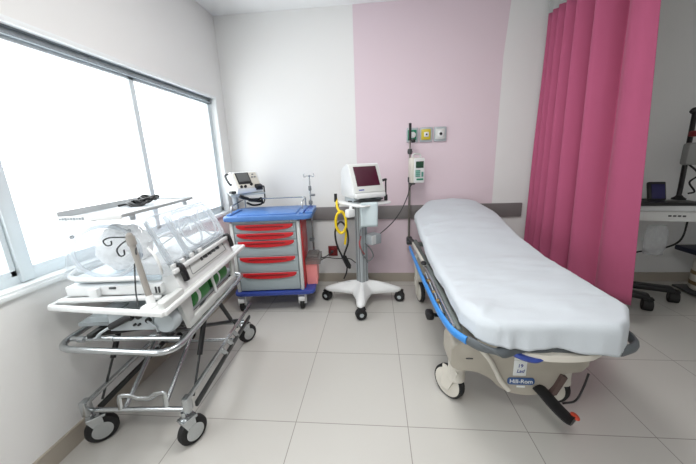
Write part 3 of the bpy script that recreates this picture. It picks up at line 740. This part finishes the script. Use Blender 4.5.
solo('plug_cord', B().tube(spline([(-.14, 1.66, .37), (-.11, 1.82, .335), (-.07, 1.885, .345), (-.045, 1.905, .365)], 7), .006, 6).box((-.045, 1.895, .368), (.03, .03, .03), .006), DGREY, 'short dark cord plugged into the red wall outlet', 'cable', (-.09, 1.85, .33))

# ------------------------------------------------------------------ transport trolley with incubator (local frame)
FI = frame(-.49, -.156, .0905)
tr = thing('transport_trolley', 'folding aluminium wheeled trolley carrying the clear incubator under the window', 'trolley', (-.25, .45, 0), FI)
for k, (x, y, a) in enumerate(((-.49, .05, .75), (-.005, .02, 1.0), (-.005, .89, .9), (-.49, .89, .9))):
    caster(tr, x, y, .20, .072, a, -.028, .036, ALU, ALU, cover=True)
for x in (-.50, .0):
    part('base_rail', B().bar((x, -.0, .255), (x, 1.02, .255), .018, .024, .005), ALU, tr)
    b = B().bar((x+.012, .06, .185), (x+.012, .93, .19), .016, .03, .004)
    part('lower_rail', b, GUNM, tr)
    part('rail_end', B().box((x, .01, .235), (.034, .045, .085), .008), ALU, tr)
    b = B()
    for y in (.42, .52, .62): b.bar((x+.005, y, .25), (x+.015, y+.04, .185), .012, .03, .003)
    part('rail_bracket', b, ALU, tr)
b = B().cyl((-.50, .03, .20), (.01, .015, .20), .012)
part('cross_bar', b, ALU, tr)
for y in (.62, .84): part('cross_bar', B().cyl((-.50, y, .19), (.0, y, .19), .011), ALU, tr)
part('fold_handle', B().tube(rounded([(-.345, .02, .20), (-.345, .03, .275), (-.29, .035, .27), (-.26, .035, .25), (-.20, .035, .25), (-.17, .035, .275), (-.115, .03, .285), (-.115, .02, .20)], .015, False), (.006, .013), 8, flat=(0, 1, 0)), STEEL, tr)
for x in (-.33, -.13): part('cross_strut', B().cyl((x, .03, .20), (x-.03, .76, .585), .012), ALU, tr)
for x in (-.42, -.06): part('cross_strut', B().cyl((x, .86, .20), (x, .10, .585), .012), GUNM, tr)
for x in (-.50, -.02):
    p = part('gas_strut', B().cyl((x, .10, .20), (x, .30, .47), .006), GUNM, tr, 'black gas strut')
    part('strut_body', B().cyl((x, .22, .36), (x, .375, .59), .014), BLACK, p)
p = part('gas_strut', B().cyl((-.02, .76, .20), (-.02, .60, .40), .006), GUNM, tr)
part('strut_body', B().cyl((-.02, .66, .325), (-.02, .50, .565), .013), BLACK, p)
ring = rounded([(-.53, -.03, .592), (.05, -.095, .592), (.05, .84, .592), (-.53, .84, .592)], .10, True, 7)
part('upper_ring', B().tube(ring, .0145, 10, closed=True), ALU, tr)
b = B().cyl((-.50, .035, .60), (.03, .01, .60), .012); b.cyl((-.52, .78, .592), (.04, .78, .592), .012)
for x in (-.46, -.32, -.12): b.cyl((x, .028, .6), (x+.03, .026, .6), .0155)
part('cross_bar', b, ALU, tr)
b = B()
for x in (-.40, -.05): b.bar((x, .02, .615), (x, .8, .615), .03, .025, .004)
part('deck_rail', b, GUNM, tr)

inc = thing('infant_incubator', 'transport incubator with clear acrylic hood and white console on the aluminium trolley', 'incubator', (-.25, .40, .628), FI)
# lower housing with cylinder window on the right side
b = B()
b.box((-.26, .45, .64), (.50, .72, .02), .004)
part('lower_housing', b, LGREY, inc)
# console side panel, built as a frame around the cylinder bay
b = B()
def side_quad(y0, y1, z0, z1, th=.02, x=.02): b.box((x-th/2, (y0+y1)/2, (z0+z1)/2), (th, y1-y0, z1-z0), .003)
side_quad(.12, .75, .76, .80); side_quad(.12, .75, .585, .625); side_quad(.12, .17, .615, .77); side_quad(.71, .75, .615, .77)
b.hull([(x, y, z) for x in (.0, .02) for y, z in ((.12, .80), (.12, .585), (.06, .76), (.07, .80))])
part('side_panel', b, OFFWHITE, inc)
b = B(); b.prism([(-.18, .775), (.022, .775), (.022, .80), (-.025, .93), (-.18, .94)], (0, .10, 0), (1, 0, 0), (0, 0, 1), (0, .66, 0), .006)
con = part('console', b, WHITE, inc)
cn = V((.13, 0, .047)).normalized(); cd = V((-.047, 0, .13)).normalized(); co = V((-.0015, 0, .865))
Rc = Matrix((cn, V((0, 1, 0)), cd)).transposed().to_4x4()
part('console_panel', B().box(co+V((0, .43, 0))+cn*.002, (.006, .50, .105), .003, Rc), OFFWHITE, con)
b = B()
for k in range(9): b.box(co+V((0, .36+k*.027+.004*(k % 2), 0))+cn*.006+cd*.016, (.003, .019+.003*(k % 3), .045-.008*(k % 2)), 0, Rc)
part('console_lettering', b, DGREY, con)
part('console_outline', B().tube(rounded([co+cn*.006+V((0, y, 0))+cd*z for y, z in ((.22, -.038), (.24, .038), (.64, .038), (.66, -.038))], .01), .002, 5, True), MGREY, con)
for y in (.135, .725):
    part('latch', B().tube(spline([co+cn*.008+V((0, y, 0))+cd*.045, co+cn*.028+V((0, y, 0))+cd*.035, co+cn*.024+V((0, y+.006, 0))-cd*.005, co+cn*.016+V((0, y+.01, 0))-cd*.04], 5), (.019, .013), 8, flat=(0, 1, 0)), BLACK, inc, 'black hood latch')
# bumper rail and ledge
rail = [(-.545, .02, .772), (.036, -.08, .772), (.036, .93, .772), (-.545, .93, .772)]
b = B()
for i in range(4):
    a, c = V(rail[i]), V(rail[(i+1) % 4]); b.bar(a, c, .022, .024, .005)
part('bumper_rail', b, WHITE, inc)
b = B().box((-.01, .43, .782), (.08, .99, .010), .003)
b.box((.016, .02, .795), (.03, .16, .035), .006)
part('side_ledge', b, OFFWHITE, inc)
b = B().box((-.28, .45, .822), (.45, .76, .05), .008)
b.box((-.29, .05, .79), (.47, .03, .016), .004)
part('bed_base', b, WHITE, inc)
b = B(); b.box((-.36, .06, .815), (.045, .03, .055), .008)
part('base_clip', b, WHITE, inc)
b = B(); b.box((-.28, .068, .836), (.03, .008, .01), .002); b.box((-.08, .068, .82), (.006, .006, .03)); b.box((-.065, .068, .82), (.006, .006, .03))
part('base_slot', b, DGREY, inc)
b = B().box((-.27, .42, .868), (.42, .66, .03), .012)
part('mattress_tray', b, mat('pale_blue_tray', (206, 220, 228), .4), inc)
part('mattress', B().box((-.27, .50, .897), (.34, .46, .03), .014, seg=3), PAPER, inc)
# hood: trapezoid box of clear acrylic
zb, zt = .888, 1.158
hb = [(-.50, .06), (.0, .045), (.0, .76), (-.50, .76)]; ht = [(-.45, .10), (-.115, .085), (-.115, .72), (-.45, .72)]
def hood_pt(k, z):
    t = (z-zb)/(zt-zb); a, c = hb[k % 4], ht[k % 4]
    return V((a[0]*(1-t)+c[0]*t, a[1]*(1-t)+c[1]*t, z))
b = B(); L = []
for z in (zb, 1.06, 1.135, 1.155, 1.163):
    ins = {1.155: .012, 1.163: .035}.get(z, 0)
    pts = [hood_pt(k, min(z, zt)) for k in range(4)]; c0 = sum(pts, V((0, 0, 0)))/4
    pts = [p+(c0-p).normalized()*ins for p in pts]
    L.append([b.bm.verts.new(p) for p in rounded(pts, .04, True, 4)])
n = len(L[0])
for A, C in zip(L, L[1:]):
    for k in range(n): b.bm.faces.new((A[k], A[(k+1) % n], C[(k+1) % n], C[k]))
b.bm.faces.new(L[-1])
part('hood', b, HOOD, inc, 'clear acrylic hood', solid=.004)
FROST = clear('frosted_edge_acrylic', (.86, .89, .91), haze=.4, rough=.15)
fx = lambda y, s, o=.004: V((-.115*s, y, zb+(zt-zb)*s))+V((.262, 0, .115)).normalized()*o
def loop(y0, y1, s0, s1, r=.03, slant=.0): return rounded([fx(y0, s0), fx(y1, s0), fx(y1-slant, s1), fx(y0+slant, s1)], r, True, 5)
part('hood_edge', B().tube(loop(.09, .74, .12, .95, .05, .02), .006, 6, True), FROST, inc)
d = part('access_door', B().tube(loop(.27, .72, .2, .9, .05, .02), .008, 6, True), FROST, inc)
b = B()
for cy, cs, ry in ((.40, .50, .085), (.60, .52, .075)):
    b.tube([fx(cy+ry*math.cos(2*PI*k/24), cs+.30*math.sin(2*PI*k/24), .006) for k in range(24)], .006, 6, True)
part('port_ring', b, FROST, d)
for cy in (.11, .255): part('hood_strip', B().bar(fx(cy, .15, .008), fx(cy, .9, .008), .012, .022, .003), FROST, inc)
b = B().bar(fx(.08, .02, .01), fx(.76, .02, .01), .018, .022, .004)
for y in (.10, .18, .27, .36): b.box(fx(y, .1, .012), (.014, .03, .022), .003)
part('hinge_strip', b, WHITE, inc)
b = B()
for y in (.12, .2, .29): b.box(fx(y, .13, .02), (.01, .012, .014), .002)
b.lathe([(.009, 0), (.009, .01)], (-.43, .09, 1.08), axis='y', n=10); b.lathe([(.009, 0), (.009, .01)], (-.16, .08, 1.10), axis='y', n=10)
part('screw', b, MGREY, inc)
# port frame on the near face
nf = lambda x, s: V((x, .06+.04*s-.012*(x+.5)*2*.5-.006, zb+(zt-zb)*s))
part('end_port', B().tube([nf(-.27+.155*math.cos(2*PI*k/32), .46+.42*math.sin(2*PI*k/32)) for k in range(32)], .009, 8, True), FROST, inc)
b = B().tube(spline([(-.45, .10, .92), (-.47, .08, .895), (-.40, .055, .888), (-.25, .05, .887), (-.12, .05, .888)], 6), .012)
b.tube(spline([(-.03, .06, .90), (-.015, .03, .95), (-.03, .03, 1.0), (-.06, .04, 1.03)], 6), .006)
part('air_tube', b, WHITE, inc)
b = B().tube(spline([(-.15, .18, 1.02), (-.10, .28, 1.04), (-.14, .38, 1.0), (-.2, .36, .96), (-.16, .28, .95)], 6), .005, 6)
b.tube(spline([(-.1, .50, 1.0), (-.16, .58, 1.03), (-.2, .52, .97), (-.16, .45, .93)], 6), .005, 6)
part('breathing_tube', b, WHITE, inc)
b = B(); b.box((-.13, .075, .99), (.03, .02, .022), .006, rotm(0, .4, 0)); 
part('blue_clip', b, mat('slate_blue_clip', (70, 100, 130), .4), inc)
# plug board, connectors
b = B().box((-.17, .0, .70), (.20, .014, .085), .004)
part('plug_board', b, LGREY, inc)
b = B()
for x, z in ((-.16, .725), (-.125, .73), (-.085, .71), (-.15, .69), (-.13, .69)): b.lathe([(.013 if z > .7 else .006, 0), (.012 if z > .7 else .005, .012), (0, .012)], (x, -.008, z), R=Matrix.Rotation(PI/2, 4, 'X'), n=12)
b.tube([(-.245, -.03, .693), (-.19, -.025, .72), (-.155, -.015, .735)], .0155)
part('power_plug', b, BLACK, inc)
part('plug_cord', B().tube(spline([(-.25, -.03, .692), (-.31, -.02, .655), (-.35, .0, .62), (-.36, .03, .612)], 5), .006, 6).tube(spline([(-.085, -.02, .71), (-.055, -.02, .68), (-.06, .0, .645)], 5), .005, 6), LGREY, inc)
b = B().box((-.36, .12, .70), (.09, .14, .012), .004); b.box((-.36, .05, .69), (.09, .010, .03), .004)
part('side_tray', b, mat('blue_grey_plastic', (176, 186, 190), .35), inc)
part('blower_cover', B().lathe([(.055, 0), (.055, .03), (.045, .045), (.02, .05), (0, .045)], (-.02, .035, .69), R=Matrix.Rotation(PI/2, 4, 'X'), n=24), LGREY, inc)
# drip pole on the near corner
p = part('drip_pole', B().cyl((-.05, -.02, .79), (-.115, .025, 1.075), .0125), GREYPOLE, inc)
b = B().box((-.05, -.04, .775), (.055, .05, .045), .01); b.cyl((-.05, -.02, .79), (-.059, -.014, .83), .017)
part('pole_clamp', b, WHITE, p)
part('pole_collar', B().cyl((-.109, 0.022, 1.05), (-.118, 0.027, 1.088), .018).sphere((-.119, 0.027, 1.092), .014), GREYPOLE, p)
b = B()
b.tube(spline([(-.118, 0.027, 1.085), (-.16, 0.020, 1.088), (-.20, 0.015, 1.088), (-.225, 0.014, 1.075), (-.215, 0.014, 1.055), (-.195, 0.015, 1.058), (-.192, 0.015, 1.075)], 6), .0032, 6)
b.tube(spline([(-.118, 0.027, 1.08), (-.15, 0.015, 1.06), (-.172, 0.010, 1.035), (-.165, 0.010, 1.008), (-.145, 0.010, 1.012), (-.142, 0.010, 1.035)], 6), .0032, 6)
part('pole_hook', b, GUNM, p, 'thin wire hooks with dark curls')
part('thin_wire', B().tube(spline([(-.097, .015, 1.0), (-.085, .0, 1.03), (-.08, .0, 1.045)], 4), .003, 6).tube(spline([(-.11, .01, .97), (-.115, -.01, .85), (-.11, -.02, .78)], 4), .003, 6), DGREY, p)
# top shelf tray
TRAYM = mat('pale_tray', (214, 220, 224), .3, .15)
b = B(); TZ = 1.176
b.box((-.262, .32, TZ), (.27, .60, .006), .002)
ts = part('top_shelf', b, TRAYM, inc, 'flat metal tray on the hood')
for (x0, y0, x1, y1) in ((-.397, .02, -.397, .62), (-.127, .02, -.127, .62), (-.397, .62, -.127, .62)):
    part('shelf_rim', B().bar((x0, y0, TZ+(.013 if x1 < -.2 else .004)), (x1, y1, TZ+(.013 if x1 < -.2 else .004)), .006, .034 if x1 < -.2 else .015, .002), mat('grey_rim', (176, 180, 182), .4, .3), ts)
part('shelf_front', B().box((-.262, .018, TZ), (.27, .006, .022), .002), WHITE, ts)
b = B()
for k in range(9): b.box((-.385+k*.012, .0145, TZ), (.008, .002, .007+.002*(k % 3)))
part('shelf_marking', b, mat('grey_print', (150, 158, 164), .5), ts)
b = B()
for x, y in ((-.36, .15), (-.17, .14), (-.36, .6), (-.17, .6)): b.cyl((x, y, 1.14), (x, y, TZ), .012, 10)
part('shelf_foot', b, WHITE, ts)
# green cylinders in the bay
for k, y in enumerate((.20, .46)):
    c = thing('oxygen_cylinder', ['green gas cylinder in the incubator bay, the nearer one with a white label', 'green gas cylinder in the incubator bay, the farther one next to the blue cart'][k], 'gas cylinder', (-.05, y, .65), FI, 'green gas cylinders in the incubator')
    part('cylinder_body', B().lathe([(0, 0), (.035, .004), (.058, .02), (.058, .19), (.035, .215), (.014, .225), (.014, .24), (0, .24)], (-.05, y, .69), axis='y', n=24), GREENC, c)
    part('label', B().tube([(-.05+.0585*math.cos(a), y+.07+.0*a, .69+.0585*math.sin(a)) for a in [-.7+.2*i for i in range(8)]], (.016 if k == 0 else .010, .0012), 8, flat=(0, 1, 0)), PAPER, c)
    part('valve', B().cyl((-.05, y+.235, .69), (-.02, y+.24, .69), .01), STEEL, c)
part('strap', B().tube(spline([(.008, .435, .765), (.004, .44, .72), (.006, .45, .68), (.012, .45, .63)], 5), .009), WHITE, inc)
# white bundle and cable coil
b = B(); bmesh.ops.create_icosphere(b.bm, subdivisions=5, radius=1)
for v in b.bm.verts:
    p = v.co.copy(); n1 = noise.noise(p*2.2); n2 = abs(noise.noise(p*4.5+V((3, 1, 2)))); n3 = abs(noise.noise(p*9))
    r = 1+.12*n1-.22*n2-.10*n3
    v.co = V((p.x*.135*r, p.y*.09*r, p.z*.118*r))+V((-.275, .19, 1.0))
solo('linen_bundle', b, BUNDLE, 'crumpled white bundle behind the near end of the clear hood', 'bundle', (-.275, .19, .885), FI, ang=2.5)
b = B()
for k in range(5):
    a = random.uniform(0, PI); ry = .028+.008*random.random()
    b.tube([V((-.275+.045*math.cos(2*PI*i/18)+.006*k, .36+.02*k-.03+ry*math.sin(2*PI*i/18), TZ+.012+.007*k+.008*math.sin(4*PI*i/18+a))) for i in range(18)], .0065, 6, True)
b.tube(spline([(-.31, .36, TZ+.015), (-.34, .33, TZ+.012), (-.345, .30, TZ+.012)], 4), .006, 6)
solo('cable_coil', b, BLACK, 'coil of black cable lying on the metal tray above the hood', 'cable', (-.26, .42, TZ), FI)

# ------------------------------------------------------------------ equipment beyond the curtain
ec = thing('ultrasound_cart', 'grey-white wheeled machine with black keyboard in the shade behind the curtain', 'medical machine', (2.98, 1.5, 0))
cp = [(p.x, p.y) for p in rounded([(2.60, 1.40, 0), (3.02, 1.30, 0), (3.34, 1.34, 0), (3.34, 1.74, 0), (2.72, 1.80, 0), (2.60, 1.72, 0)], .06)]
part('console', B().prism(cp, (0, 0, .78), (1, 0, 0), (0, 1, 0), (0, 0, .075), .02), OFFWHITE, ec)
part('upper_deck', B().prism([(p.x, p.y) for p in rounded([(2.66, 1.46, 0), (3.05, 1.38, 0), (3.28, 1.44, 0), (3.26, 1.72, 0), (2.7, 1.76, 0)], .05)], (0, 0, .855), (1, 0, 0), (0, 1, 0), (0, 0, .05), .015), WHITE, ec)
part('keyboard', B().box((2.90, 1.465, .912), (.46, .15, .03), .012, rotm(0, 0, -.13)), BLACK, ec)
b = B()
for k in range(4): b.box((2.86+k*.03, 1.345-.007*k, .825), (.022, .02, .014), .003, rotm(0, 0, -.2))
part('button', b, DGREY, ec)
part('pedestal', B().box((2.68, 1.62, .45), (.10, .14, .67), .03), DGREY, ec)
b = B()
for p, q in (((2.60, 1.42, .13), (2.81, 1.31, .115)), ((2.66, 1.62, .13), (3.13, 1.46, .115)), ((2.70, 1.62, .13), (2.55, 1.36, .115)), ((2.66, 1.66, .13), (2.62, 1.80, .115))): b.bar(p, q, .09, .05, .015)
part('base_leg', b, BLACK, ec)
for x, y in ((2.79, 1.29), (3.13, 1.44), (2.55, 1.36), (2.62, 1.80)): caster(ec, x, y, .11, .05, 1.1, .01, .05, BLACK, DGREY, True)
ds = thing('small_display', 'small dark display with bluish screen standing on the machine behind the curtain', 'monitor', (2.93, 1.60, .905))
FDs = rotm(-.35, 0, -.22)
part('case', B().box((2.94, 1.60, .998), (.125, .035, .165), .008, FDs), BLACK, ds)
part('screen', B().box((2.9405, 1.581, .998), (.095, .006, .13), .002, FDs), NAVYSCR, ds)
part('foot', B().box((2.93, 1.62, .916), (.16, .09, .022), .006), BLACK, ds)
po = thing('equipment_pole', 'dark upright pole holding a grey box at the right edge on the grey-white machine', 'pole', (3.22, 1.70, .905))
part('pole', B().cyl((3.225, 1.70, .91), (3.235, 1.71, 1.0), .018).tube([(3.235, 1.71, 1.0), (3.225, 1.71, 1.3), (3.205, 1.70, 1.66)], .018), BLACK, po)
part('pole_base', B().lathe([(.05, 0), (.05, .012), (.03, .025), (.02, .04)], (3.215, 1.685, .905)), BLACK, po)
part('hook', B().sphere((3.20, 1.70, 1.67), .03).cyl((3.16, 1.69, 1.665), (3.32, 1.70, 1.68), .012), BLACK, po)
part('grey_box', B().box((3.27, 1.665, 1.31), (.22, .07, .19), .02), mat('grey_box_plastic', (150, 152, 150), .5), po)  # plain grey equipment box on the pole
part('red_clamp', B().box((3.215, 1.67, 1.48), (.06, .06, .05), .012), REDD, po)
part('white_clip', B().box((3.27, 1.66, 1.45), (.06, .05, .06), .015), WHITE, po)
part('arm_cable', B().tube(spline([(3.25, 1.70, 1.22), (3.31, 1.66, 1.13), (3.27, 1.68, 1.06), (3.31, 1.66, .98), (3.27, 1.67, .96)], 6), .008, 6), BLACK, po)
sc = thing('side_cart', 'dark-topped trolley with beige drum partly cut by the right edge', 'trolley', (3.62, 1.55, 0))
part('drape', B().box((3.62, 1.55, .43), (.56, .42, .05), .015).box((3.62, 1.345, .40), (.56, .012, .09), .004), NAVYC, sc)
part('tabletop', B().box((3.66, 1.55, .77), (.50, .42, .03), .01), DGREY, sc)
for x in (3.60, 3.86):
    for y in (1.38, 1.72): part('leg', B().cyl((x, y, .03), (x, y, .77), .014), GUNM, sc)
part('lower_shelf', B().box((3.64, 1.55, .035), (.50, .40, .02), .004), DGREY, sc)
dr = thing('beige_drum', 'beige drum with dark bands low at the right edge of the room', 'container', (3.545, 1.60, .046))
part('drum', B().lathe([(0, 0), (.10, 0), (.115, .02), (.115, .28), (.10, .30), (0, .30)], (3.545, 1.60, .047), n=24), CREAM, dr)
b = B()
for z in (.1, .2): b.lathe([(.117, 0), (.117, .035), (.114, .035), (.114, 0), (.117, 0)], (3.545, 1.60, z), n=24)
part('band', b, BRASS, dr)
b = B(); b.grid(lambda u, v: V((2.84+.09*math.cos(2*PI*u)*(.75+.35*math.sin(PI*v)), 1.40+.05*math.sin(2*PI*u)*(.3+.8*(1-v)), .48+.25*v))+V((.012*noise.noise(V((u*8, v*6, 1))), .012*noise.noise(V((u*8, v*6, 5))), 0)), 28, 14, True)
b.bm.faces.new([v for v in b.bm.verts if abs(v.co.z-.48) < 1e-5])
solo('plastic_bag', b, BAG, 'clear crumpled plastic bag hanging under the machine behind the curtain', 'bag', (2.84, 1.40, .48), ang=2)
b = B().tube(spline([(3.16, 1.50, .78), (3.18, 1.55, .55), (3.14, 1.70, .42), (3.08, 1.84, .35), (3.06, 1.88, .25), (2.95, 1.88, .18), (2.78, 1.87, .17), (2.7, 1.84, .24)], 8), .008, 6)
solo('trailing_cable', b, BLACK, 'black cable drooping from the machine to the wall behind the curtain', 'cable', (2.95, 1.8, .17))

# ------------------------------------------------------------------ camera
cam = bpy.data.cameras.new('camera'); co_ = bpy.data.objects.new('camera', cam); COL.objects.link(co_)
cam.sensor_width = 36; cam.lens = 299.877/696*36; cam.clip_start = .05
rt, up, fw = V((.99568944, .08527784, -.03647222)), V((.01497245, .240291, .97058542)), V((-.09153337, .96694774, -.23797839))
Mc = Matrix((rt, up, -fw)).transposed().to_4x4(); Mc.translation = (.44580793, -1.30456899, 1.38058211)
co_.matrix_world = Mc
S.camera = co_

# ------------------------------------------------------------------ light: overcast sky through the window, added glow below the horizon, added lamps overhead
w = bpy.data.worlds.new('overcast_sky'); S.world = w; w.use_nodes = True
nt = w.node_tree; bg = nt.nodes['Background']
tc = nt.nodes.new('ShaderNodeTexCoord'); sx = nt.nodes.new('ShaderNodeSeparateXYZ'); nt.links.new(tc.outputs['Generated'], sx.inputs[0])
mr = nt.nodes.new('ShaderNodeMapRange'); mr.interpolation_type = 'SMOOTHSTEP'
SKY_LOW, SKY_HIGH = 2.7, 6.4
mr.inputs['From Min'].default_value = .36; mr.inputs['From Max'].default_value = .75
mr.inputs['To Min'].default_value = SKY_LOW; mr.inputs['To Max'].default_value = SKY_HIGH
nt.links.new(sx.outputs[2], mr.inputs['Value'])
m2 = nt.nodes.new('ShaderNodeMapRange'); m2.interpolation_type = 'SMOOTHSTEP'      # extra glow below the horizon, added to brighten the ceiling
m2.inputs['From Min'].default_value = -.28; m2.inputs['From Max'].default_value = -.6; m2.inputs['To Min'].default_value = 0; m2.inputs['To Max'].default_value = 3.0
nt.links.new(sx.outputs[2], m2.inputs['Value'])
ad = nt.nodes.new('ShaderNodeMath'); ad.operation = 'ADD'; nt.links.new(mr.outputs[0], ad.inputs[0]); nt.links.new(m2.outputs[0], ad.inputs[1])
nt.links.new(ad.outputs[0], bg.inputs['Strength'])
bg.inputs['Color'].default_value = (.95, .98, 1, 1)
def area(name, loc, rot, sx_, sy_, e, c=(1, 1, 1), portal=False):
    l = bpy.data.lights.new(name, 'AREA'); l.shape = 'RECTANGLE'; l.size = sx_; l.size_y = sy_; l.energy = e; l.color = c
    if portal: l.cycles.is_portal = True
    o = bpy.data.objects.new(name, l); COL.objects.link(o); o.location = loc; o.rotation_euler = rot
    return o
area('window_portal', (W-.16, ym, (WZ0+WZ1)/2), (0, -PI/2, 0), WZ1-WZ0, wl, 1, portal=True)
def added_ceiling_light(x, y, e):  # unseen lamps added to brighten walls, floor and sheet
    t = thing('added_ceiling_light', 'square white ceiling lamp added out of view to brighten the room', 'lamp', (x, y, H), group='added ceiling lamps')
    part('added_lamp_frame', B().box((x, y, H-.015), (.62, .62, .03), .005), WHITE, t)
    area('fill_glow', (x, y, H-.035), (0, 0, 0), .56, .56, e, (1, .98, .955))
for x, y, e in ((.35, .1, 22), (.35, -1.7, 26)): added_ceiling_light(x, y, e)
S.view_settings.view_transform = 'Standard'; S.view_settings.look = 'None'; S.view_settings.gamma = 1
S.view_settings.exposure = 0.22; S.view_settings.use_curve_mapping = False
